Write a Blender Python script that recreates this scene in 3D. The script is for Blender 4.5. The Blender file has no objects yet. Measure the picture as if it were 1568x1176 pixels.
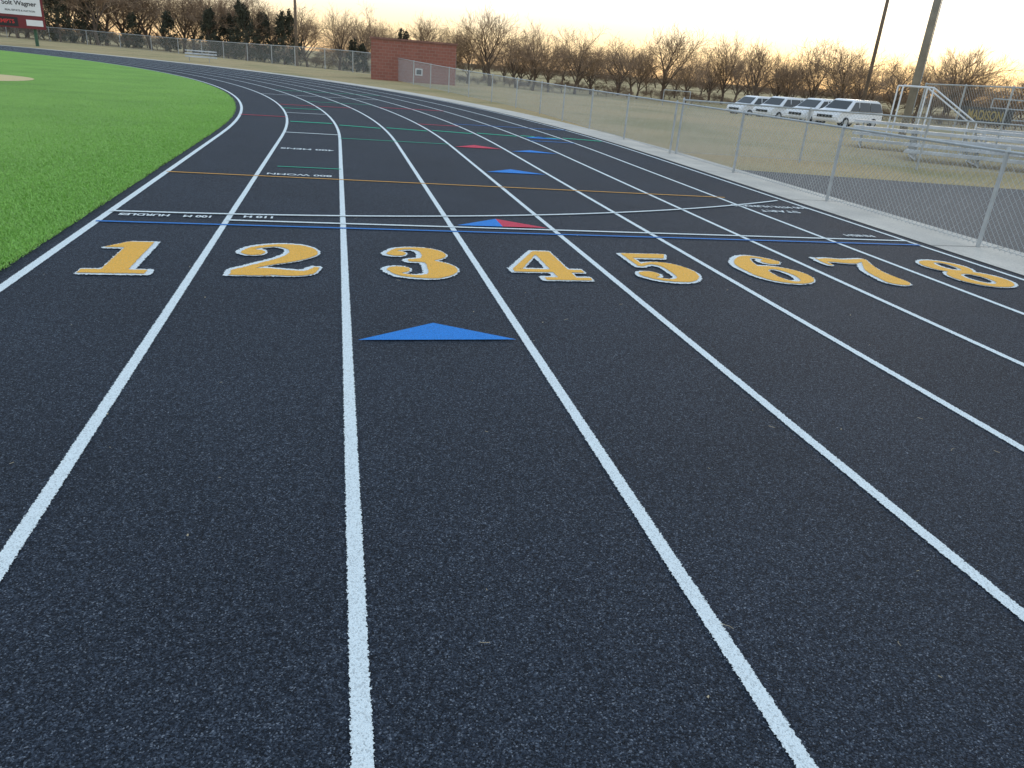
import bpy, bmesh, math, random
import numpy as np
from mathutils import Vector, Matrix, Euler
random.seed(7); rng=np.random.default_rng(7)
scene=bpy.context.scene
scene.view_settings.view_transform='Standard'
scene.view_settings.look='None'
scene.view_settings.exposure=0
W=1.07; R=62.0; SC=8.0
CAM=(2.1075,-7.2631,1.5356)
# ------------------------------------------------------------ materials
def mat_new(name):
    m=bpy.data.materials.new(name); m.use_nodes=True
    nt=m.node_tree; nt.nodes.clear()
    out=nt.nodes.new('ShaderNodeOutputMaterial'); b=nt.nodes.new('ShaderNodeBsdfPrincipled')
    nt.links.new(b.outputs[0],out.inputs[0])
    return m,nt,b,out
def N(nt,t,**k):
    n=nt.nodes.new(t)
    for a,v in k.items():
        if hasattr(n,a): setattr(n,a,v)
        else: n.inputs[a].default_value=v
    return n
def ramp(nt,fac,stops):
    r=nt.nodes.new('ShaderNodeValToRGB'); e=r.color_ramp.elements
    while len(e)<len(stops): e.new(0.5)
    for i,(p,c) in enumerate(stops):
        e[i].position=p; e[i].color=(c[0],c[1],c[2],1) if len(c)==3 else c
    nt.links.new(fac,r.inputs[0]); return r
def noise(nt,scale,detail=3,rough=.55,vec=None):
    n=nt.nodes.new('ShaderNodeTexNoise'); n.inputs['Scale'].default_value=scale
    n.inputs['Detail'].default_value=detail; n.inputs['Roughness'].default_value=rough
    if vec is None:
        tc=nt.nodes.new('ShaderNodeNewGeometry'); vec=tc.outputs['Position']
    nt.links.new(vec,n.inputs['Vector']); return n
def mixc(nt,fac,a,b,mode='MIX'):
    m=nt.nodes.new('ShaderNodeMix'); m.data_type='RGBA'; m.blend_type=mode
    for s,v in ((m.inputs[0],fac),(m.inputs[6],a),(m.inputs[7],b)):
        if hasattr(v,'is_output'): nt.links.new(v,s)
        else: s.default_value=v if not isinstance(v,tuple) else (v+(1,) if len(v)==3 else v)
    return m.outputs[2]
def bump(nt,b,h,strength=.5,dist=.01):
    n=nt.nodes.new('ShaderNodeBump'); n.inputs['Strength'].default_value=strength
    n.inputs['Distance'].default_value=dist
    nt.links.new(h,n.inputs['Height']); nt.links.new(n.outputs[0],b.inputs['Normal'])
def simple(name,c,rough=.7,var=.25,scale=3.,metal=0.,bmp=0):
    m,nt,b,o=mat_new(name)
    n=noise(nt,scale,3)
    r=ramp(nt,n.outputs[0],[(.3,tuple(x*(1-var) for x in c)),(.7,tuple(min(1,x*(1+var)) for x in c))])
    nt.links.new(r.outputs[0],b.inputs['Base Color']); b.inputs['Roughness'].default_value=rough
    b.inputs['Metallic'].default_value=metal
    if bmp: bump(nt,b,n.outputs[0],bmp,.02)
    return m
def granule(nt):
    g=nt.nodes.new('ShaderNodeNewGeometry')
    v=nt.nodes.new('ShaderNodeTexVoronoi'); v.inputs['Scale'].default_value=240
    nt.links.new(g.outputs['Position'],v.inputs['Vector'])
    n=noise(nt,110,1,.6,g.outputs['Position'])
    ad=nt.nodes.new('ShaderNodeMath'); ad.operation='SUBTRACT'
    nt.links.new(n.outputs[0],ad.inputs[0]); nt.links.new(v.outputs['Distance'],ad.inputs[1])
    return v,n,g,ad
def m_track():
    m,nt,b,o=mat_new('crumb_rubber')
    v,n,g,ad=granule(nt)
    sp=nt.nodes.new('ShaderNodeSeparateColor'); nt.links.new(v.outputs['Color'],sp.inputs[0])
    r=ramp(nt,sp.outputs[0],[(0.,(.005,.008,.013)),(.5,(.017,.024,.037)),(.85,(.044,.056,.078)),(.96,(.08,.098,.128)),(1.,(.17,.19,.225))])
    big=noise(nt,.7,4); br=ramp(nt,big.outputs[0],[(.3,(.88,.88,.88)),(.7,(1.12,1.12,1.12))])
    mid=noise(nt,45,2,.6); mr=ramp(nt,mid.outputs[0],[(.3,(.7,.7,.7)),(.7,(1.3,1.3,1.3))])
    c=mixc(nt,1.,r.outputs[0],br.outputs[0],'MULTIPLY'); c=mixc(nt,1.,c,mr.outputs[0],'MULTIPLY')
    nt.links.new(c,b.inputs['Base Color']); b.inputs['Roughness'].default_value=.8
    b.inputs['Specular IOR Level'].default_value=.15
    bump(nt,b,ad.outputs[0],.8,.004)
    return m
def m_paint(name,c,edge=True,wear=.5):
    m,nt,b,out=mat_new(name)
    v,n,g,ad=granule(nt)
    sp=nt.nodes.new('ShaderNodeSeparateColor'); nt.links.new(v.outputs['Color'],sp.inputs[0])
    r=ramp(nt,sp.outputs[1],[(0.,tuple(x*.6 for x in c)),(.35,tuple(x*.92 for x in c)),(1.,c)])
    nt.links.new(r.outputs[0],b.inputs['Base Color']); b.inputs['Roughness'].default_value=.75
    b.inputs['Specular IOR Level'].default_value=.2
    bump(nt,b,ad.outputs[0],.7,.004)
    tr=nt.nodes.new('ShaderNodeBsdfTransparent'); mx=nt.nodes.new('ShaderNodeMixShader')
    n2=noise(nt,130,1,.7,g.outputs['Position'])
    if edge:
        uv=nt.nodes.new('ShaderNodeUVMap'); s=nt.nodes.new('ShaderNodeSeparateXYZ'); nt.links.new(uv.outputs[0],s.inputs[0])
        a=N(nt,'ShaderNodeMath',operation='SUBTRACT'); nt.links.new(s.outputs[1],a.inputs[0]); a.inputs[1].default_value=.5
        a2=N(nt,'ShaderNodeMath',operation='ABSOLUTE'); nt.links.new(a.outputs[0],a2.inputs[0])
        e=nt.nodes.new('ShaderNodeMapRange'); nt.links.new(a2.outputs[0],e.inputs[0])
        e.inputs[1].default_value=.32; e.inputs[2].default_value=.5; e.inputs[3].default_value=.14; e.inputs[4].default_value=.72
        q=N(nt,'ShaderNodeMath',operation='SUBTRACT'); nt.links.new(n2.outputs[0],q.inputs[0]); nt.links.new(e.outputs[0],q.inputs[1])
    else:
        q=N(nt,'ShaderNodeMath',operation='SUBTRACT'); nt.links.new(n2.outputs[0],q.inputs[0]); q.inputs[1].default_value=.22+.1*wear
    q2=N(nt,'ShaderNodeMath',operation='MULTIPLY'); nt.links.new(q.outputs[0],q2.inputs[0]); q2.inputs[1].default_value=14; q2.use_clamp=True
    nt.links.new(q2.outputs[0],mx.inputs[0]); nt.links.new(tr.outputs[0],mx.inputs[1]); nt.links.new(b.outputs[0],mx.inputs[2])
    nt.links.new(mx.outputs[0],out.inputs[0])
    return m
def m_turf():
    m,nt,b,o=mat_new('artificial_turf')
    n=noise(nt,60,3,.75); r=ramp(nt,n.outputs[0],[(.3,(.09,.20,.025)),(.5,(.20,.40,.06)),(.75,(.32,.55,.12))])
    n2=noise(nt,.5,4); r2=ramp(nt,n2.outputs[0],[(.3,(.82,.84,.85)),(.7,(1.12,1.1,1.1))])
    nt.links.new(mixc(nt,1.,r.outputs[0],r2.outputs[0],'MULTIPLY'),b.inputs['Base Color'])
    b.inputs['Roughness'].default_value=.8; b.inputs['Specular IOR Level'].default_value=.2; bump(nt,b,n.outputs[0],1.,.03); return m
def m_grass():
    m,nt,b,o=mat_new('dormant_grass')
    n=noise(nt,30,4,.7); r=ramp(nt,n.outputs[0],[(.3,(.23,.175,.09)),(.52,(.42,.33,.185)),(.75,(.56,.455,.28))])
    n2=noise(nt,.18,5,.6); r2=ramp(nt,n2.outputs[0],[(.35,(.72,.80,.70)),(.5,(.98,.98,.95)),(.7,(1.12,1.05,1.0))])
    c=mixc(nt,1.,r.outputs[0],r2.outputs[0],'MULTIPLY')
    nt.links.new(c,b.inputs['Base Color']); b.inputs['Roughness'].default_value=.95; b.inputs['Specular IOR Level'].default_value=.1
    bump(nt,b,n.outputs[0],.7,.04); return m
def m_concrete():
    m,nt,b,o=mat_new('concrete')
    n=noise(nt,60,4,.7); n2=noise(nt,1.2,4)
    r=ramp(nt,n.outputs[0],[(.3,(.46,.43,.39)),(.7,(.68,.64,.58))]); r2=ramp(nt,n2.outputs[0],[(.3,(.8,.8,.8)),(.7,(1.08,1.06,1.03))])
    nt.links.new(mixc(nt,1.,r.outputs[0],r2.outputs[0],'MULTIPLY'),b.inputs['Base Color']); b.inputs['Roughness'].default_value=.9
    b.inputs['Specular IOR Level'].default_value=.2; bump(nt,b,n.outputs[0],.4,.01); return m
def m_brick():
    m,nt,b,o=mat_new('red_brick')
    tc=nt.nodes.new('ShaderNodeTexCoord'); mp=nt.nodes.new('ShaderNodeMapping'); mp.inputs['Rotation'].default_value=(math.pi/2,0,0)
    nt.links.new(tc.outputs['Object'],mp.inputs[0])
    t=nt.nodes.new('ShaderNodeTexBrick'); nt.links.new(mp.outputs[0],t.inputs[0])
    t.inputs['Scale'].default_value=1; t.inputs['Brick Width'].default_value=.4; t.inputs['Row Height'].default_value=.2; t.inputs['Mortar Size'].default_value=.010
    t.inputs['Color1'].default_value=(.30,.115,.085,1); t.inputs['Color2'].default_value=(.25,.095,.07,1); t.inputs['Mortar'].default_value=(.30,.2,.17,1)
    nt.links.new(t.outputs[0],b.inputs['Base Color']); b.inputs['Roughness'].default_value=.85; return m
TRACK=m_track(); WHITE=m_paint('white_line_paint',(.78,.85,.87)); WHITEN=m_paint('white_number_paint',(.78,.84,.86),False)
GOLD=m_paint('gold_paint',(.95,.50,.085),False); BLUE=m_paint('blue_paint',(.02,.24,.72),False,.6); BLUEL=m_paint('blue_line_paint',(.03,.21,.6))
RED=m_paint('red_paint',(.66,.05,.10),False); GREEN=m_paint('green_paint',(.03,.48,.30),False); ORANGE=m_paint('orange_line_paint',(.75,.38,.08))
TURF=m_turf(); GRASS=m_grass(); CONC=m_concrete(); BRICK=m_brick()
GALV=simple('galvanised_steel',(.40,.42,.43),.5,.15,8,.3)
ALU=simple('aluminium_plank',(.48,.50,.52),.5,.25,3,.3)
ASPH=simple('old_asphalt',(.055,.058,.064),.85,.3,25,0,.4)
BARK=simple('bare_bark',(.12,.085,.062),.9,.3,2)
TWIG=simple('bare_twigs',(.27,.18,.115),.9,.3,.5)
BRUSHM=simple('brush_twigs',(.21,.14,.09),.9,.4,.4)
CEDAR=simple('cedar_foliage',(.05,.052,.033),.9,.5,1.2)
WOOD=simple('pole_wood',(.16,.12,.09),.9,.25,3)
WHT=simple('white_body_paint',(.72,.74,.77),.3,.04,1)
GLASS=simple('dark_glass',(.02,.025,.03),.08,.1,1)
TYRE=simple('tyre_rubber',(.02,.02,.02),.8,.2,5)
DARKRED=simple('scoreboard_maroon',(.16,.015,.02),.5,.1,2)
BLK=simple('black_panel',(.012,.012,.014),.5,.2,2)
PANEL=simple('white_panel',(.75,.75,.75),.5,.04,2)
REDLED=simple('red_letters',(.6,.03,.03),.5,.05,2)
YEL=simple('yellow_letters',(.45,.34,.12),.5,.05,2)
STRAW=simple('dry_straw',(.5,.42,.28),.8,.2,30)
# ------------------------------------------------------------ mesh helpers
def link(o,parent=None):
    scene.collection.objects.link(o)
    if parent is not None: o.parent=parent
    return o
def mk(name,verts,faces,mats,parent=None,fm=None,uvs=None,loc=None,smooth=False):
    me=bpy.data.meshes.new(name); me.from_pydata([tuple(v) for v in verts],[],faces)
    if not isinstance(mats,(list,tuple)): mats=[mats]
    for m in mats: me.materials.append(m)
    if fm is not None: me.polygons.foreach_set('material_index',fm)
    if uvs is not None:
        l=me.uv_layers.new(name='UVMap'); idx=[0]*len(me.loops); me.loops.foreach_get('vertex_index',idx)
        l.data.foreach_set('uv',[c for i in idx for c in uvs[i]])
    if smooth: me.polygons.foreach_set('use_smooth',[True]*len(me.polygons))
    me.update(); o=bpy.data.objects.new(name,me)
    if loc is not None: o.location=loc
    return link(o,parent)
def empty(name,loc=(0,0,0),rot=0):
    e=bpy.data.objects.new(name,None); e.empty_display_size=.3; e.location=loc; e.rotation_euler=(0,0,rot); return link(e)
class MB:
    def __init__(s): s.v=[];s.f=[];s.m=[]
    def box(s,c,d,mi=0,rot=None):
        i=len(s.v); M=rot if rot is not None else Matrix.Identity(3)
        for dx in(-.5,.5):
            for dy in(-.5,.5):
                for dz in(-.5,.5): s.v.append(tuple(Vector(c)+M@Vector((dx*d[0],dy*d[1],dz*d[2]))))
        for f in((0,1,3,2),(4,6,7,5),(0,4,5,1),(2,3,7,6),(0,2,6,4),(1,5,7,3)): s.f.append(tuple(i+k for k in f)); s.m.append(mi)
    def cyl(s,p0,p1,r0,r1=None,n=8,mi=0,cap=True):
        r1=r0 if r1 is None else r1
        p0=Vector(p0);p1=Vector(p1);d=p1-p0
        if d.length<1e-7: return
        d.normalize(); a=d.orthogonal().normalized(); b=d.cross(a); i=len(s.v)
        for k in range(n):
            t=2*math.pi*k/n; q=a*math.cos(t)+b*math.sin(t); s.v.append(tuple(p0+q*r0)); s.v.append(tuple(p1+q*r1))
        for k in range(n):
            j=(k+1)%n; s.f.append((i+2*k,i+2*j,i+2*j+1,i+2*k+1)); s.m.append(mi)
        if cap:
            s.f.append(tuple(i+2*k for k in range(n))[::-1]); s.m.append(mi); s.f.append(tuple(i+2*k+1 for k in range(n))); s.m.append(mi)
    def mesh(s,name,mats):
        me=bpy.data.meshes.new(name); me.from_pydata(s.v,[],s.f)
        for m in mats: me.materials.append(m)
        me.polygons.foreach_set('material_index',s.m); me.update(); return me
    def obj(s,name,mats,parent=None,smooth=False,loc=None): return mk(name,s.v,s.f,mats,parent,s.m,None,loc,smooth)
def P(off,s):
    if s<SC: return (off,s)
    t=(s-SC)/R; return (-R+(R+off)*math.cos(t),SC+(R+off)*math.sin(t))
def srange(a,b,step=1.0):
    pts=[a]
    while pts[-1]<b-1e-6: pts.append(min(b,pts[-1]+step))
    return pts
SEND=SC+math.pi*R
def ribbon(name,a,b,s0,s1,z,mat,parent=None,step=1.0,nac=1):
    ss=srange(s0,s1,step); v=[];uv=[];f=[]
    for s in ss:
        for k in range(nac+1):
            o=a+(b-a)*k/nac; x,y=P(o,s); v.append((x,y,z)); uv.append((s,k/nac))
    n=nac+1
    for i in range(len(ss)-1):
        for k in range(nac): f.append((i*n+k,i*n+k+1,(i+1)*n+k+1,(i+1)*n+k))
    return mk(name,v,f,mat,parent,None,uv)
# ------------------------------------------------------------ terrain
def smooth(x): x=max(0.,min(1.,x)); return x*x*(3-2*x)
def outd(x,y):
    if y<SC: return abs(x)-9.7 if x>0 else -5
    return math.hypot(x+R,y-SC)-(R+9.7)
def gz(x,y):
    d=outd(x,y)
    if d<0: return -0.05
    az=math.degrees(math.atan2(x-2.1,max(y+7.3,-1e3)))
    fac=smooth((az+20)/35)
    return -0.012-2.1*fac*smooth((d-12)/55)
tv=[];tf=[]
radii=[0]+[1.5*1.075**i for i in range(0,112)]
na=240
for i,r in enumerate(radii):
    for k in range(na):
        a=2*math.pi*k/na; x=2.1+r*math.sin(a); y=-7.3+r*math.cos(a); tv.append((x,y,gz(x,y)))
for i in range(len(radii)-1):
    for k in range(na):
        j=(k+1)%na; tf.append((i*na+k,(i+1)*na+k,(i+1)*na+j,i*na+j))
ground=mk('ground',tv,tf,GRASS,smooth=True)
track=ribbon('running_track',-.16,8.72,-60,SEND,0,TRACK,nac=6)
turf=ribbon('artificial_turf_field',-61.5,-.16,-60,SEND,.012,TURF,nac=12)
conc=ribbon('concrete_path',8.72,9.75,-60,SC+100,0.006,CONC)
mj=MB()
for i in range(40):
    x2,y2=P(8.73,-9+i*3.0); x3,y3=P(9.74,-9+i*3.0)
    d=Vector((x3-x2,y3-y2,0)).normalized(); n=Vector((-d.y,d.x,0))*.006
    b=len(mj.v)
    for p in (Vector((x2,y2,0))-n,Vector((x3,y3,0))-n,Vector((x3,y3,0))+n,Vector((x2,y2,0))+n): mj.v.append((p.x,p.y,.010))
    mj.f.append((b,b+1,b+2,b+3)); mj.m.append(0)
mj.obj('joint',[ASPH],conc)
for k in range(9):
    h=.032+(.006 if k==0 else 0)
    ribbon('lane_line',k*W-h,k*W+h,-60,SEND,.004,WHITE,track)
ZM=.008
def cross(s0,a,b,w,mat,z=ZM,s1=None,name='cross_line'):
    s1=s0 if s1 is None else s1; n=24; v=[];uv=[];f=[]
    for i in range(n+1):
        o=a+(b-a)*i/n; s=s0+(s1-s0)*i/n
        for k in (0,1): x,y=P(o,s+w*(k-.5)); v.append((x,y,z)); uv.append((i,k))
    for i in range(n): f.append((2*i,2*i+2,2*i+3,2*i+1))
    return mk(name,v,f,mat,track,None,uv)
cross(0,0,8*W,.055,BLUEL)
cross(.21,1*W,8*W,.06,WHITE)
v=[];uv=[];f=[]
n=60
for i in range(n+1):
    o=8.4*i/n; s=.46+2.35*(i/n)**2.2
    for k in (0,1): v.append((o,s+.06*(k-.5),.012)); uv.append((i,k))
for i in range(n): f.append((2*i,2*i+2,2*i+3,2*i+1))
mk('cross_line',v,f,WHITE,track,None,uv)
cross(3.07,0,7.6,.055,ORANGE,s1=2.91)
cross(11.4,W+.07,2*W-.07,.16,GREEN)
for k in range(2,8): cross(11.2-.04*k,k*W+.08,(k+1)*W-.08,.15,GREEN,s1=10.95-.04*k)
cross(8.3,2*W,4*W,.06,GREEN); cross(12.6,-0,W,.09,RED); cross(12.6,4*W,5*W,.09,RED)
cross(14.,W,2*W,.09,WHITE); cross(8.9,W,2*W,.10,WHITE); cross(15.6,W,2*W,.12,GREEN); cross(17,W,3*W,.1,RED); cross(19,2*W,4*W,.09,GREEN)
cross(4.0,W+.2,2*W,.05,GREEN); cross(22,W,5*W,.09,WHITE); cross(13.2,5*W,8*W,.1,BLUEL); cross(18.,4*W,6*W,.12,RED); cross(25,2*W,6*W,.12,GREEN); cross(9.9,6*W,7*W,.1,BLUEL)
def tri(name,k,s,h,mat,mat2=None,z=ZM):
    a,b=k*W+.06,(k+1)*W-.06; c=(a+b)/2
    if mat2 is None:
        p=[P(a,s),P(b,s),P(c,s+h)]; mk(name,[(x,y,z) for x,y in p],[(0,1,2)],mat,track)
    else:
        p=[P(a,s),P(c,s),P(b,s),P(c,s+h)]; mk(name,[(x,y,z) for x,y in p],[(0,1,3),(1,2,3)],[mat,mat2],track,[0,1])
tri('exchange_triangle',2,-3.09,.31,BLUE)
tri('exchange_triangle',3,.26,.4,BLUE,mat2=RED,z=.016)
tri('exchange_triangle',4,4.45,.45,BLUE); tri('exchange_triangle',4,7.9,.5,RED); tri('exchange_triangle',5,7.6,.4,BLUE)
tri('exchange_triangle',6,10.5,.5,BLUE)
# ------------------------------------------------------------ text
def text(body,loc,size,mat,parent,rot=(0,0,0),name='lettering',sx=1.0,bold=.02):
    c=bpy.data.curves.new(name,'FONT'); c.body=body; c.size=size; c.align_x='CENTER'; c.align_y='CENTER'
    c.offset=size*bold
    t=bpy.data.objects.new('tmp',c); scene.collection.objects.link(t)
    bpy.context.view_layer.update()
    me=bpy.data.meshes.new_from_object(t); bpy.data.objects.remove(t)
    me.materials.clear(); me.materials.append(mat)
    o=bpy.data.objects.new(name,me); o.location=loc; o.rotation_euler=rot; o.scale=(sx,1,1); return link(o,parent)
fl=(0,0,math.pi)
text('HURDLES',(.33,.33,ZM+.002),.13,WHITEN,track,fl,sx=.8,bold=.035); text('100 M',(.80,.33,ZM+.002),.13,WHITEN,track,fl,sx=.8,bold=.035); text('110 H',(1.35,.35,ZM+.010),.13,WHITEN,track,fl,sx=.9,bold=.035)
text('800 WOMN',(1.6,3.28,ZM),.19,WHITEN,track,fl,sx=.85); text('400 MENS',(1.6,6.2,ZM),.25,WHITEN,track,fl,sx=.8)
text('100 MTR HURDLES',(7.95,2.25,ZM),.2,WHITEN,track,fl,sx=.7); text('START',(7.9,1.9,ZM),.2,WHITEN,track,fl)
text('FINISH',(8.05,.40,ZM+.006),.15,WHITEN,track,fl,sx=.9)
# ------------------------------------------------------------ lane numbers via signed distance outlines
def sdpoly(X,Y,p):
    p=np.array(p,float); n=len(p); d=np.full(X.shape,1e9); sgn=np.ones(X.shape)
    for i in range(n):
        a=p[i];b=p[i-1]; ex,ey=b-a; wx=X-a[0];wy=Y-a[1]
        t=np.clip((wx*ex+wy*ey)/(ex*ex+ey*ey),0,1); d=np.minimum(d,(wx-ex*t)**2+(wy-ey*t)**2)
        c1=Y>=a[1];c2=Y<b[1];c3=ex*wy>ey*wx
        fl_=(c1&c2&c3)|(~c1&~c2&~c3); sgn=np.where(fl_,-sgn,sgn)
    return sgn*np.sqrt(d)
def sdstroke(X,Y,pts):
    p=np.array(pts,float); q=np.vstack([2*p[0]-p[1],p,2*p[-1]-p[-2]]); d=np.full(X.shape,1e9)
    for i in range(1,len(q)-2):
        for t in np.linspace(0,1,14):
            c=.5*((2*q[i])+(-q[i-1]+q[i+1])*t+(2*q[i-1]-5*q[i]+4*q[i+1]-q[i+2])*t*t+(-q[i-1]+3*q[i]-3*q[i+1]+q[i+2])*t**3)
            d=np.minimum(d,np.hypot(X-c[0],Y-c[1])-c[2])
    return d
def sdell(X,Y,cx,cy,a,b):
    x=X-cx;y=Y-cy; k0=np.sqrt((x/a)**2+(y/b)**2)+1e-9;k1=np.sqrt((x/a**2)**2+(y/b**2)**2)+1e-9; return k0*(k0-1)/k1
def bx(a,b,c,d): return [(a,c),(b,c),(b,d),(a,d)]
def digit(n,X,Y):
    S=lambda p: sdstroke(X,Y,p); Q=lambda p: sdpoly(X,Y,p); E=lambda *a: sdell(X,Y,*a); mn=np.minimum
    if n==1: return mn(mn(Q(bx(-.11,.12,.04,.97)),Q(bx(-.27,.28,0,.11))),Q([(-.3,.76),(-.11,.76),(-.05,.97),(-.12,.97)]))
    if n==2: return mn(S([(-.26,.70,.07),(-.22,.70,.1)]),mn(S([(-.29,.72,.04),(-.22,.86,.04),(-.04,.95,.05),(.13,.88,.10),(.19,.70,.125),(.08,.5,.09),(-.1,.33,.055),(-.29,.13,.045)]),mn(S([(-.3,.08,.04),(-.12,.13,.085),(.1,.085,.085),(.24,.10,.06),(.31,.24,.03)]),Q([(-.34,0),(.0,.0),(-.1,.1),(-.3,.15)]))))
    if n==3: return mn(mn(S([(-.22,.76,.07),(-.19,.77,.09)]),S([(-.25,.80,.03),(-.16,.92,.04),(-.02,.955,.045),(.1,.89,.09),(.15,.75,.12),(.07,.59,.07),(-.08,.545,.035)])),mn(S([(-.08,.53,.035),(.08,.50,.06),(.17,.30,.135),(.1,.1,.09),(-.05,.045,.045),(-.2,.09,.04),(-.27,.2,.04)]),S([(-.22,.24,.1),(-.2,.25,.09)])))
    if n==4: return mn(mn(Q(bx(.02,.22,.04,.97)),Q([(.02,.97),(.1,.97),(-.26,.33),(-.37,.33)])),mn(Q(bx(-.37,.36,.235,.335)),Q(bx(-.12,.36,0,.09))))
    if n==5: return mn(mn(Q([(-.22,.80),(.2,.80),(.28,.97),(-.22,.97)]),Q(bx(-.22,-.14,.5,.97))),mn(S([(-.18,.53,.035),(-.03,.61,.045),(.12,.53,.10),(.17,.32,.135),(.1,.11,.09),(-.05,.045,.045),(-.2,.1,.04),(-.28,.2,.04)]),S([(-.22,.23,.1),(-.2,.24,.09)])))
    if n==6: return mn(np.maximum(E(.02,.30,.3,.30),-E(.04,.28,.10,.2)),mn(S([(-.17,.3,.12),(-.17,.6,.12),(-.06,.85,.075),(.07,.95,.045),(.2,.88,.04),(.27,.78,.04)]),S([(.2,.76,.09),(.18,.76,.09)])))
    if n==7: return mn(S([(-.3,.70,.025),(-.28,.85,.05),(-.16,.89,.08),(.02,.85,.085),(.18,.90,.06),(.3,.95,.03)]),mn(S([(.29,.93,.035),(.16,.70,.06),(.05,.45,.10),(.02,.14,.135)]),S([(-.3,.95,.02),(-.3,.7,.02)])))
    if n==8: return mn(np.maximum(E(0,.73,.26,.255),-E(.03,.74,.09,.15)),np.maximum(E(0,.28,.31,.29),-E(-.02,.28,.12,.17)))
def sdfmesh(n,thr,sh=(0,0),jit=0.004,res=.011):
    xs=np.arange(-.5,.5001,res);ys=np.arange(-.1,1.1,res); X,Y=np.meshgrid(xs,ys)
    D=digit(n,X-sh[0],Y-sh[1])-thr
    D=D+rng.normal(0,jit,D.shape)
    V=[];F=[];cache={}
    def vid(key,p):
        if key not in cache: cache[key]=len(V); V.append(p)
        return cache[key]
    H,Wd=D.shape
    for j in range(H-1):
        for i in range(Wd-1):
            q=[(j,i),(j,i+1),(j+1,i+1),(j+1,i)]; dv=[D[a] for a in q]
            if min(dv)>=0: continue
            out=[]
            for k in range(4):
                a=q[k];b=q[(k+1)%4];da=D[a];db=D[b]
                if da<0: out.append(vid(a,(xs[a[1]],ys[a[0]])))
                if (da<0)!=(db<0):
                    t=da/(da-db); key=(min(a,b),max(a,b)); out.append(vid(key,(xs[a[1]]+(xs[b[1]]-xs[a[1]])*t,ys[a[0]]+(ys[b[0]]-ys[a[0]])*t)))
            if len(out)>=3: F.append(tuple(out))
    return V,F
wid={1:.80,2:.94,3:.91,4:.82,5:.90,6:.92,7:.9,8:.93}
ctr={1:.51,2:1.53,3:2.57,4:3.54,5:4.53,6:5.53,7:6.52,8:7.51}
shf={1:(.02,.0),2:(-.012,.018),3:(-.018,.004),4:(-.014,.012),5:(-.012,-.008),6:(-.018,.012),7:(-.016,.014),8:(.012,.016)}
for n in range(1,9):
    e=empty('lane_number',(ctr[n]*W,-1.74,0))
    V,F=sdfmesh(n,.028,shf[n],.006); mk('white_outline',[(x*wid[n],y*1.0,ZM) for x,y in V],F,WHITEN,e)
    V,F=sdfmesh(n,-.006,(0,0)); mk('gold_fill',[(x*wid[n],y*1.0,ZM+.004) for x,y in V],F,GOLD,e)
# ------------------------------------------------------------ places in the field (bearing / range from the camera spot)
def g(x,y,z=0):
    f,pi,ro,ya,h=1142.6,math.radians(22.994),math.radians(4.591),math.radians(13.943),1.5356-z
    u=x-784.;v=588.-y;c,s=math.cos(ro),math.sin(ro);a=u*c-v*s;b=u*s+v*c
    dz=b*math.cos(pi)-f*math.sin(pi);dy=f*math.cos(pi)+b*math.sin(pi);t=h/(-dz);X=a*t;Y=dy*t
    return (X*math.cos(ya)+Y*math.sin(ya)+CAM[0],X*-math.sin(ya)+Y*math.cos(ya)+CAM[1])
def ad(x,D,y=None):
    y=77+.0803*(x-519)+30 if y is None else y
    p=g(x,y); dx,dy=p[0]-CAM[0],p[1]-CAM[1]; L=math.hypot(dx,dy); return (CAM[0]+dx/L*D,CAM[1]+dy/L*D)
# ------------------------------------------------------------ chain link fence
def fence(name,pts,Hf,post=None,wr=.0024,dia=.055,pr=.024,rail=True):
    mb=MB(); pts=[Vector((p[0],p[1],0)) for p in pts]; L=[0]
    if not callable(Hf): hh=Hf; Hf=lambda s:hh
    for a,b in zip(pts,pts[1:]): L.append(L[-1]+(b-a).length)
    def at(s):
        s=max(0,min(L[-1],s))
        for i in range(len(L)-1):
            if s<=L[i+1] or i==len(L)-2:
                t=(s-L[i])/(L[i+1]-L[i]); p=pts[i].lerp(pts[i+1],t); return Vector((p.x,p.y,max(gz(p.x,p.y),-.01 if outd(p.x,p.y)<10 else -9)))
    up=Vector((0,0,1)); s=0; posts=[]
    while s<=L[-1]+.01:
        p=at(s); H=Hf(s); k=H/1.08; mb.cyl(p,p+up*(H+.02),pr*k,n=8); mb.cyl(p+up*(H+.0),p+up*(H+.05),pr*1.25*k,pr*.6,n=8); posts.append((p,H)); s+=post(s)
    for (a,h0),(b,h1) in zip(posts,posts[1:]):
        if rail: mb.cyl(a+up*h0,b+up*h1,pr*.75*h0/1.08,n=6,cap=False)
        mb.cyl(a+up*.06,b+up*.06,.004,n=3,cap=False)
    s=-2.
    while s<L[-1]:
        H=Hf(max(0,s)); k=H/1.08
        for sg in (0,1):
            a0,a1=(s,s+H-.06)
            z0,z1=.04,H-.02
            lo=max(0,a0);hi=min(L[-1],a1)
            if hi>lo:
                t0=(lo-a0)/(a1-a0);t1=(hi-a0)/(a1-a0)
                if sg: t0,t1=1-t0,1-t1
                mb.cyl(at(lo)+up*(z0+(z1-z0)*t0),at(hi)+up*(z0+(z1-z0)*t1),wr*k,n=3,cap=False)
        s+=dia*1.414*k
    return mb.obj(name,[GALV])
fp=[(9.35,-12),(9.35,12.3),(9.38,21),(9.1,25.5),(8.5,30),(7.6,38),(6.2,50),(4.95,63.3),(1.98,71),(-1.5,77),(-5.6,85.6),(-10.7,94),(-16.2,103),(-22.5,110),(-30,116),(-38,120),(-50,123),(-62,121)]
fence('chain_link_fence',fp,lambda s:1.08+.75*smooth((s-30)/60),lambda s:3.0+3.2*smooth((s-25)/50))
fence('chain_link_fence',[(9.5,9.0),(24,8.0)],1.15,lambda s:3)
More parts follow.
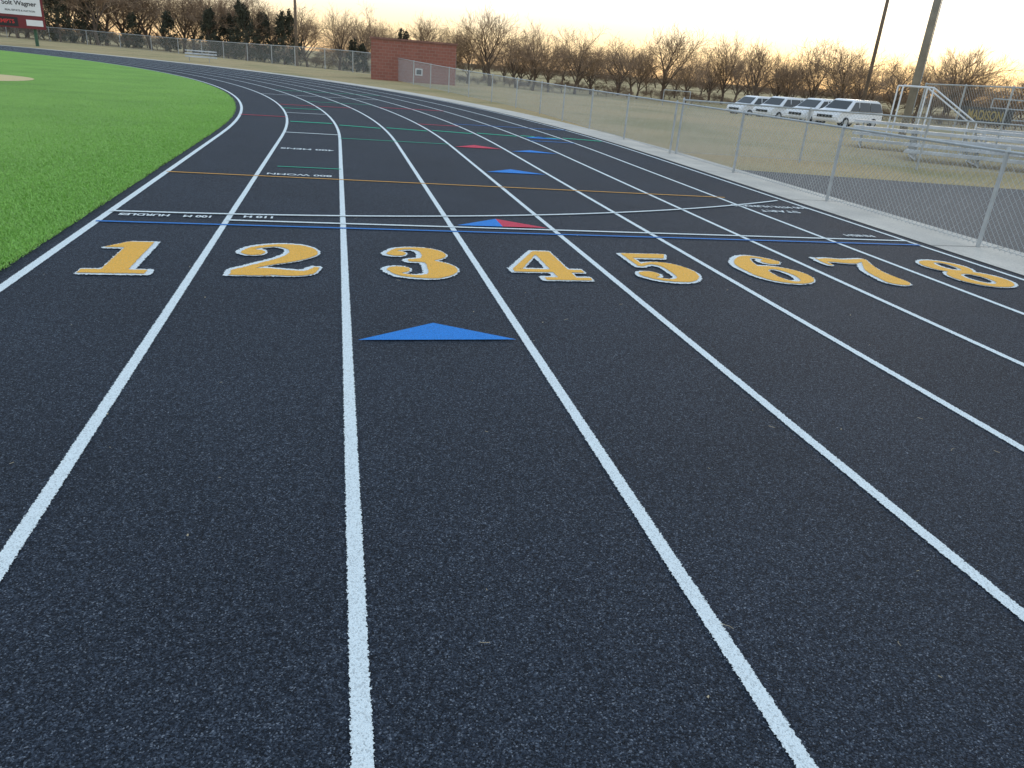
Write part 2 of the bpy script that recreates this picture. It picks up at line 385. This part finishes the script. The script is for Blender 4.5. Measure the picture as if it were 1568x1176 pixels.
mk('asphalt_pad',[(9.75,-20,.0),(34,-20,.0),(20,5.,.0),(9.75,6.6,.0)],[(0,1,2,3)],ASPH)
# ------------------------------------------------------------ trees
HT={}
def gen_tree(seed,trunkL=3.2,spread=.5,trunk=.2,kids=(9,5,4,4,2),mr=.009,twig=None,name='bare_tree',low=.3):
    r=random.Random(seed); mb=MB()
    def br(p,d,L,rad,lv):
        n=3 if lv<2 else 2; pts=[p]; dd=d.copy()
        for i in range(n):
            dd=(dd+Vector((r.gauss(0,.1),r.gauss(0,.1),r.gauss(.06,.06)))).normalized(); pts.append(pts[-1]+dd*(L/n))
        for i in range(n):
            ra=rad*(1-.6*i/n);rb=rad*(1-.6*(i+1)/n)
            mb.cyl(pts[i],pts[i+1],max(ra,mr),max(rb,mr*.6),n=6 if lv==0 else (4 if lv==1 else 3),mi=0 if lv<2 else 1,cap=False)
        if lv>=len(kids): return
        for c in range(kids[lv]):
            lo=low if lv==0 else .28
            t=lo+(1-lo)*(c+r.random())/kids[lv]; t=min(t,.99); i=int(t*n); q=pts[i].lerp(pts[i+1],t*n-i)
            az=(c*2.4+r.random()*1.2) if lv==0 else r.random()*6.283; a=d.orthogonal().normalized(); b=d.cross(a); ang=r.uniform(.35,.8)*spread*2*(1.25-.5*t if lv==0 else 1)
            nd=(d*math.cos(ang)+(a*math.cos(az)+b*math.sin(az))*math.sin(ang)); nd.z+=.10; nd.normalize()
            br(q,nd,L*r.uniform(.55,.76)*(1.0 if lv else (1.55-.45*t)),rad*(.42 if lv==0 else .48),lv+1)
    br(Vector((0,0,-.2)),Vector((0,0,1)),trunkL,trunk,0)
    me=mb.mesh(name,[BARK,twig or TWIG]); HT[me.name]=sorted(v[2] for v in mb.v)[int(len(mb.v)*.99)]; return me
TM=[gen_tree(s,3.4,sp) for s,sp in((1,.56),(2,.64),(3,.55),(4,.68),(5,.6),(6,.5),(8,.62))]
BM=[gen_tree(s,1.2,.85,.05,(8,5,4,3),.012,BRUSHM,'brush') for s in (11,12,13)]
def gen_cedar(seed,H=9,Rr=2.6,nleaf=6500):
    r=np.random.default_rng(seed); mb=MB(); mb.cyl((0,0,-.2),(0,0,H*.9),.2,.03,n=6,mi=0)
    for i in range(60):
        z=H*(.1+.85*r.random()); a=r.random()*6.28; L=Rr*(1-z/H)**.7
        mb.cyl((0,0,z-.2),(math.cos(a)*L,math.sin(a)*L,z+.35),.03,.01,n=3,mi=0,cap=False)
    tops=[(r.uniform(-.9,.9),r.uniform(-.9,.9),H*r.uniform(.75,1.)) for _ in range(4)]
    lobes=[]
    for i in range(70):
        tx,ty,th=tops[i%4]; z=th*(.06+.92*r.random()); e=Rr*(1-(z/th)**1.5)**.9*r.uniform(.55,1.1); a=r.random()*6.28
        lobes.append((tx*z/th+math.cos(a)*e,ty*z/th+math.sin(a)*e,z,r.uniform(.3,.75)))
    for t in tops: lobes+= [(t[0],t[1],t[2]*k,.3) for k in (.7,.8,.9,1.)]
    for i in range(nleaf):
        lx,ly,lz,lr=lobes[r.integers(len(lobes))]; q=r.normal(size=3)*.5*lr; c=Vector((lx+q[0],ly+q[1],lz+q[2]*1.1))
        s=.08+.12*r.random(); u=Vector(r.normal(size=3)).normalized()*s; w=Vector(r.normal(size=3)).normalized()*s
        b=len(mb.v); mb.v+= [tuple(c-u),tuple(c+u),tuple(c+w+Vector((0,0,s)))]; mb.f.append((b,b+1,b+2)); mb.m.append(1)
    me=mb.mesh('cedar_tree',[BARK,CEDAR]); HT[me.name]=H; return me
CM=[gen_cedar(1),gen_cedar(2,9,2.2),gen_cedar(3,9,3.1)]
row=empty('distant_tree_row')
def plant(meshes,name,px,D,hgt,parent=None,ws=1.0):
    x,y=ad(px,D); me=random.choice(meshes); o=bpy.data.objects.new(name,me); s=hgt/HT[me.name]
    o.location=(x,y,gz(x,y)); o.scale=(s*ws,s*ws,s); o.rotation_euler=(0,0,random.random()*6.28); return link(o,parent)
def px_h(pxs,D): return pxs*D/1190.
rowt=[(520,78),(560,82),(590,70),(650,82),(690,72),(715,72),(750,98),(790,76),(815,88),(840,72),(880,88),(905,66),(945,76),(975,66),(1015,96),(1050,70),(1085,70),(1105,88),(1150,84),(1185,72),(1205,72),(1240,92),(1290,88),(1320,72),(1365,76),(1400,72),(1440,92),(1475,76),(1540,72),(1600,78)]
for x,h in rowt:
    D=random.uniform(135,160); plant(TM,'bare_tree',x,D,px_h(h,D),row,random.uniform(.95,1.2))
for x in range(520,1640,30):
    D=random.uniform(165,200); plant(TM,'bare_tree',x+random.uniform(-12,12),D,px_h(random.uniform(38,62),D),row,1.2)
for x in range(505,1640,14):
    D=random.uniform(140,165); plant(BM,'brush',x+random.uniform(-6,6),D,random.uniform(1.0,2.2),row,2.)
for x in range(505,1640,26):
    plant(BM,'brush',x+random.uniform(-9,9),330,random.uniform(4,6.),row,3.5)
for x in range(-60,480,21):
    D=random.uniform(136,160); plant(TM,'bare_tree',x+random.uniform(-8,8),D,px_h(random.uniform(64,98),D),row,1.15)
for x in range(-60,500,15):
    D=random.uniform(145,165); plant(BM,'brush',x+random.uniform(-5,5),D,random.uniform(1.6,3.2),row,2.)
for x,h,D in((95,66,135),(140,64,138),(262,50,136),(322,62,134),(350,58,136),(378,76,132),(405,64,135),(436,72,134),(540,46,140),(556,40,140),(618,66,145),(205,44,138)):
    plant(CM,'cedar_tree',x,D,px_h(h,D))
# ------------------------------------------------------------ brick building
bl=ad(568,57);br_=ad(697,57)
ang=math.atan2(br_[1]-bl[1],br_[0]-bl[0]); bw=math.dist(bl,br_); bz=gz(*bl)-.05
e=empty('brick_building',(bl[0],bl[1],bz),ang)
mb=MB(); mb.box((bw/2,2.,1.32),(bw,4,2.64)); mb.obj('walls',[BRICK],e)
mb=MB(); mb.box((bw/2,2.,2.70),(bw+.16,4.16,.12)); mb.obj('roof_coping',[simple('metal_coping',(.2,.09,.07),.5)],e)
mb=MB(); mb.box((3.3,-.03,.75),(.5,.06,.45)); mb.box((3.3,-.065,.75),(.34,.02,.3),1); mb.obj('vent',[PANEL,BLK],e)
mb=MB(); mb.box((bw+.03,1.2,1.05),(.05,1.0,2.1)); mb.obj('door',[GALV],e)
# ------------------------------------------------------------ poles
def pole(name,px,D,H,r0,r1,mat,fixture=False):
    x,y=ad(px,D); e=empty(name,(x,y,gz(x,y))); mb=MB(); mb.cyl((0,0,-.3),(0,0,H),r0,r1,n=14)
    mb.obj('shaft',[mat],e,True)
    if fixture:
        mb=MB(); mb.box((.1,0,6.2),(.5,.3,.12)); mb.box((.35,0,5.9),(.16,.25,.5)); mb.cyl((.15,-.1,1.),(.15,-.1,6),.02,n=6); mb.obj('conduit_box',[GALV],e)
    return e
pole('light_pole',1389,40,14,.17,.13,simple('concrete_pole',(.27,.25,.22),.85,.2,2),True)
pole('utility_pole',1318,62,16,.13,.1,WOOD); pole('utility_pole',455,110,14,.2,.14,WOOD)
# ------------------------------------------------------------ vans
def van(px,D,rot):
    x,y=ad(px,D); e=empty('white_minivan',(x,y,gz(x,y)),rot)
    prof=[(-2.45,.32),(2.4,.32),(2.5,.55),(2.42,.85),(2.3,.95),(1.55,1.08),(.75,1.68),(.5,1.74),(-1.9,1.74),(-2.2,1.62),(-2.5,1.0)]
    bm=bmesh.new(); L=[bm.verts.new((a,-.96,b)) for a,b in prof]; f=bm.faces.new(L)
    r=bmesh.ops.extrude_face_region(bm,geom=[f])
    for v_ in r['geom']:
        if isinstance(v_,bmesh.types.BMVert): v_.co.y=.96
    for v_ in bm.verts:
        if v_.co.z>1.3: v_.co.y*=.82
    bmesh.ops.recalc_face_normals(bm,faces=bm.faces)
    bmesh.ops.bevel(bm,geom=[q for q in bm.edges],offset=.07,segments=2,affect='EDGES')
    me=bpy.data.meshes.new('body'); bm.to_mesh(me); bm.free(); me.materials.append(WHT); o=bpy.data.objects.new('body',me); link(o,e)
    mb=MB()
    for sy in(-1,1):
        def q(*pp):
            i=len(mb.v)
            for (xx,zz) in pp:
                yy=.985-max(0,zz-1.04)*.27; mb.v.append((xx,sy*yy,zz))
            mb.f.append((i,i+1,i+2,i+3)); mb.m.append(0)
        q((.32,1.04),(1.3,1.04),(.72,1.58),(.32,1.6)); q((-.85,1.04),(.24,1.04),(.24,1.6),(-.85,1.6)); q((-2.3,1.04),(-.93,1.04),(-.93,1.6),(-2.05,1.58))
    def ws(a,b,c,d):
        i=len(mb.v); mb.v.extend([a,b,c,d]); mb.f.append((i,i+1,i+2,i+3)); mb.m.append(0)
    ws((1.50,-.80,1.14),(1.50,.80,1.14),(.84,.68,1.635),(.84,-.68,1.635)); ws((-2.50,-.76,1.08),(-2.50,.76,1.08),(-2.27,.68,1.56),(-2.27,-.68,1.56))
    mb.box((2.49,0,.66),(.06,1.1,.16)); mb.obj('windows',[GLASS],e)
    mb=MB()
    for sx in(-1.5,1.55):
        for sy in(-.87,.87): mb.cyl((sx,sy-.12,.33),(sx,sy+.12,.33),.33,n=18); mb.cyl((sx,sy-.13,.33),(sx,sy+.13,.33),.19,n=12,mi=1)
    mb.obj('wheels',[TYRE,GALV],e)
van(1158,72,math.radians(196)); van(1200,67,math.radians(200)); van(1256,62,math.radians(196)); van(1300,57,math.radians(201))
# ------------------------------------------------------------ bleachers
def bleacher(loc,rot,L,rows,rise=.2,dep=.6,h0=.25,rail=False):
    e=empty('aluminium_bleachers',loc,rot); mb=MB()
    for i in range(rows):
        z=h0+rise*i; y=dep*i
        mb.box((L/2,y,z),(L,.24,.04)); mb.box((L/2,y-.132,z-.03),(L,.02,.06))
        if i: mb.box((L/2,y-.32,z-.2),(L,.22,.035))
    mb.obj('planks',[ALU],e); mb=MB(); x=.3
    while x<L:
        y1=dep*(rows-1); z1=h0+rise*(rows-1)
        mb.cyl((x,-.1,h0-.2),(x,y1,z1-.1),.025,n=5); mb.cyl((x,-.1,.03),(x,y1+.2,.03),.025,n=5)
        for i in range(rows): mb.cyl((x,dep*i,0),(x,dep*i,h0+rise*i-.022),.022,n=5)
        if rail: mb.cyl((x,y1+.2,0),(x,y1+.2,z1+1.0),.022,n=6)
        x+=1.5
    if rail:
        for q in(.35,.7,1.0): mb.cyl((.3,y1+.2,z1+q),(x-1.5,y1+.2,z1+q),.022,n=6)
    mb.obj('frame',[GALV],e)
bleacher((17.0,11.0,0),math.radians(-34),9,5,.15,.4)
bleacher((17.9,14.6,0),math.radians(-34),4.5,4,.17,.45)
bleacher((23.5,15.5,-.1),math.radians(-32),9,3,.22,.55,.4,True)
fence('tall_chain_link_fence',[ad(1405,34),ad(1640,27)],2.1,lambda s:2.6,pr=.015)
e=empty('handrail',(*ad(1418,29),0),math.radians(-30)); mb=MB()
for yy in(0,1.1):
    mb.cyl((0,yy,0),(0,yy,1.9),.025,n=6); mb.cyl((0,yy,1.9),(1.5,yy,.95),.025,n=6); mb.cyl((1.5,yy,.0),(1.5,yy,.95),.025,n=6); mb.cyl((-.9,yy,1.9),(0,yy,1.9),.025,n=6); mb.cyl((-.9,yy,0),(-.9,yy,1.9),.025,n=6)
mb.obj('tubes',[WHT],e)
a=Vector(ad(1470,31.7));b=Vector(ad(1550,29.4)); c=(a+b)/2; an=math.atan2(b.y-a.y,b.x-a.x)
e=empty('school_banner',(c.x,c.y,gz(c.x,c.y)),an); mb=MB(); wv=(b-a).length; mb.box((0,-.06,1.2),(wv,.02,.5)); mb.obj('panel',[simple('banner_mesh',(.10,.10,.10),.8,.2,3)],e)
text('MADISON',(0,-.075,1.2),.42,YEL,e,(math.pi/2,0,0))
# ------------------------------------------------------------ scoreboard
sx,sy=ad(75,88); sx0,sy0=ad(-40,88); an=math.atan2(sy-sy0,sx-sx0)
e=empty('scoreboard',(sx,sy,gz(sx,sy)),an); mb=MB(); mb.box((-4.2,0,3.4),(8.4,.3,3.9)); mb.obj('cabinet',[DARKRED],e)
mb=MB()
for x in(-.9,-7.4): mb.cyl((x,.2,-.2),(x,.2,5.4),.15,n=8)
mb.obj('posts',[simple('green_post',(.03,.09,.05),.6)],e)
mb=MB(); mb.box((-1.85,-.17,3.45),(3.3,.04,1.8)); mb.box((-5.6,-.17,3.45),(3.7,.04,1.8)); mb.box((-4.2,-.17,4.95),(7.8,.04,.5)); mb.obj('sponsor_panels',[PANEL],e)
mb=MB(); mb.box((-3.2,-.17,1.95),(2.1,.04,.75)); mb.box((-5.9,-.17,1.95),(1.6,.04,.75)); mb.box((-.85,-.17,1.95),(1.3,.04,.5),1); mb.obj('score_windows',[BLK,PANEL],e)
text('Solt Wagner',(-1.85,-.2,3.5),.52,BLK,e,(math.pi/2,0,0)); text('REAL ESTATE & AUCTION',(-1.85,-.2,2.9),.2,BLK,e,(math.pi/2,0,0))
text('First\nState Bank',(-5.1,-.2,3.4),.55,BLK,e,(math.pi/2,0,0)); text('TEMPTS',(-3.2,-.2,1.95),.45,REDLED,e,(math.pi/2,0,0))
# ------------------------------------------------------------ small far things
x,y=ad(308,70); bleacher((x-1.2,y,gz(x,y)),math.radians(8),2.4,3,.22,.4,.4)
x,y=ad(1036,75); e=empty('soccer_goal',(x,y,gz(x,y)),math.radians(-25)); mb=MB()
for a,b in(((-1.2,0,0),(-1.2,0,1.5)),((1.2,0,0),(1.2,0,1.5)),((-1.2,0,1.5),(1.2,0,1.5)),((-1.2,0,1.5),(-1.2,1,0)),((1.2,0,1.5),(1.2,1,0)),((-1.2,1,0),(1.2,1,0))): mb.cyl(a,b,.035,n=6)
mb.obj('frame',[GALV],e)
# ------------------------------------------------------------ turf blades near the edge
nb=150000
ys=-4+rng.exponential(7.5,nb); off=-.13-rng.exponential(1.5,nb)
vv=np.zeros((nb*3,3)); a=rng.uniform(0,6.28,nb); h=rng.uniform(.012,.03,nb); w=.0045
t=np.clip((ys-SC)/R,0,None); px=np.where(ys>SC,-R+(R+off)*np.cos(t),off); py=np.where(ys>SC,SC+(R+off)*np.sin(t),ys)
vv[0::3]=np.c_[px+np.cos(a)*w,py+np.sin(a)*w,np.full(nb,.01)]; vv[1::3]=np.c_[px-np.cos(a)*w,py-np.sin(a)*w,np.full(nb,.01)]
vv[2::3]=np.c_[px+rng.normal(0,.016,nb),py+rng.normal(0,.016,nb),.01+h]
me=bpy.data.meshes.new('turf_blades'); me.vertices.add(nb*3); me.vertices.foreach_set('co',vv.ravel()); me.loops.add(nb*3); me.loops.foreach_set('vertex_index',np.arange(nb*3)); me.polygons.add(nb); me.polygons.foreach_set('loop_start',np.arange(nb)*3)
me.update(calc_edges=True); me.materials.append(simple('turf_fibre',(.25,.48,.09),.6,.45,60)); link(bpy.data.objects.new('turf_blades',me),turf)
v=[(-9.4+2.1*math.cos(k*math.pi/20),20.6+2.4*math.sin(k*math.pi/20),.018) for k in range(40)]
mk('field_logo',v,[tuple(range(40))],simple('tan_turf',(.55,.42,.2),.8,.2,40),turf)
mb=MB()
for i in range(60):
    x=random.uniform(-.5,6);y=-6.6+abs(random.gauss(0,3.5)); n=random.choice((1,1,2,3)); a=random.random()*6.28; p=Vector((x,y,.008))
    for k in range(n):
        a+=random.uniform(-.7,.7); q=p+Vector((math.cos(a),math.sin(a),random.uniform(-.1,.15)))*random.uniform(.008,.02); q.z=max(.006,q.z); mb.cyl(p,q,.0009,n=3); p=q
for i in range(16):
    x=random.uniform(-.5,6);y=-6.6+abs(random.gauss(0,3.5)); mb.cyl((x,y,.003),(x+.003,y+.002,.008),.0035,.002,n=6)
mb.obj('debris_litter',[STRAW])
# ------------------------------------------------------------ camera
cam=bpy.data.cameras.new('camera'); co=bpy.data.objects.new('camera',cam); link(co); scene.camera=co
cam.sensor_width=36; cam.lens=36*1142.6/1568; cam.clip_end=8000; cam.clip_start=.05
M=Matrix.Rotation(-math.radians(13.943),4,'Z')@Matrix.Rotation(math.radians(90-22.994),4,'X')@Matrix.Rotation(math.radians(4.591),4,'Z')
co.matrix_world=Matrix.Translation(CAM)@M
# ------------------------------------------------------------ light
el,rot=math.radians(10),math.radians(40)
w=bpy.data.worlds.new('World'); scene.world=w; w.use_nodes=True; nt=w.node_tree; bg=nt.nodes['Background']
sk=nt.nodes.new('ShaderNodeTexSky'); sk.sky_type='NISHITA'; sk.sun_disc=False; sk.sun_elevation=el; sk.sun_rotation=rot; sk.air_density=1.0; sk.dust_density=1.0; sk.ozone_density=1.0
# dusk haze: warm near the horizon, pale higher up, handing over to the clear sky overhead
tc=nt.nodes.new('ShaderNodeTexCoord'); sz=nt.nodes.new('ShaderNodeSeparateXYZ'); nt.links.new(tc.outputs['Generated'],sz.inputs[0])
hz=ramp(nt,sz.outputs[2],[(0.,(8.6,5.6,2.9)),(.03,(9.2,7.2,4.3)),(.06,(9.4,8.6,6.9)),(.10,(9.0,9.2,9.2)),(.4,(6.6,8.2,9.9))])
fc=ramp(nt,sz.outputs[2],[(.0,(.92,.92,.92)),(.2,(.85,.85,.85)),(.8,(.6,.6,.6))])
mixed=mixc(nt,fc.outputs[0],sk.outputs[0],hz.outputs[0])
nt.links.new(mixed,bg.inputs[0]); bg.inputs[1].default_value=.15
sl=bpy.data.lights.new('sun','SUN'); sl.energy=.6; sl.angle=math.radians(12); sl.color=(1,.85,.65); so=bpy.data.objects.new('sun',sl); link(so)
d=Vector((math.sin(rot)*math.cos(el),math.cos(rot)*math.cos(el),math.sin(el))); so.rotation_euler=d.to_track_quat('Z','Y').to_euler()
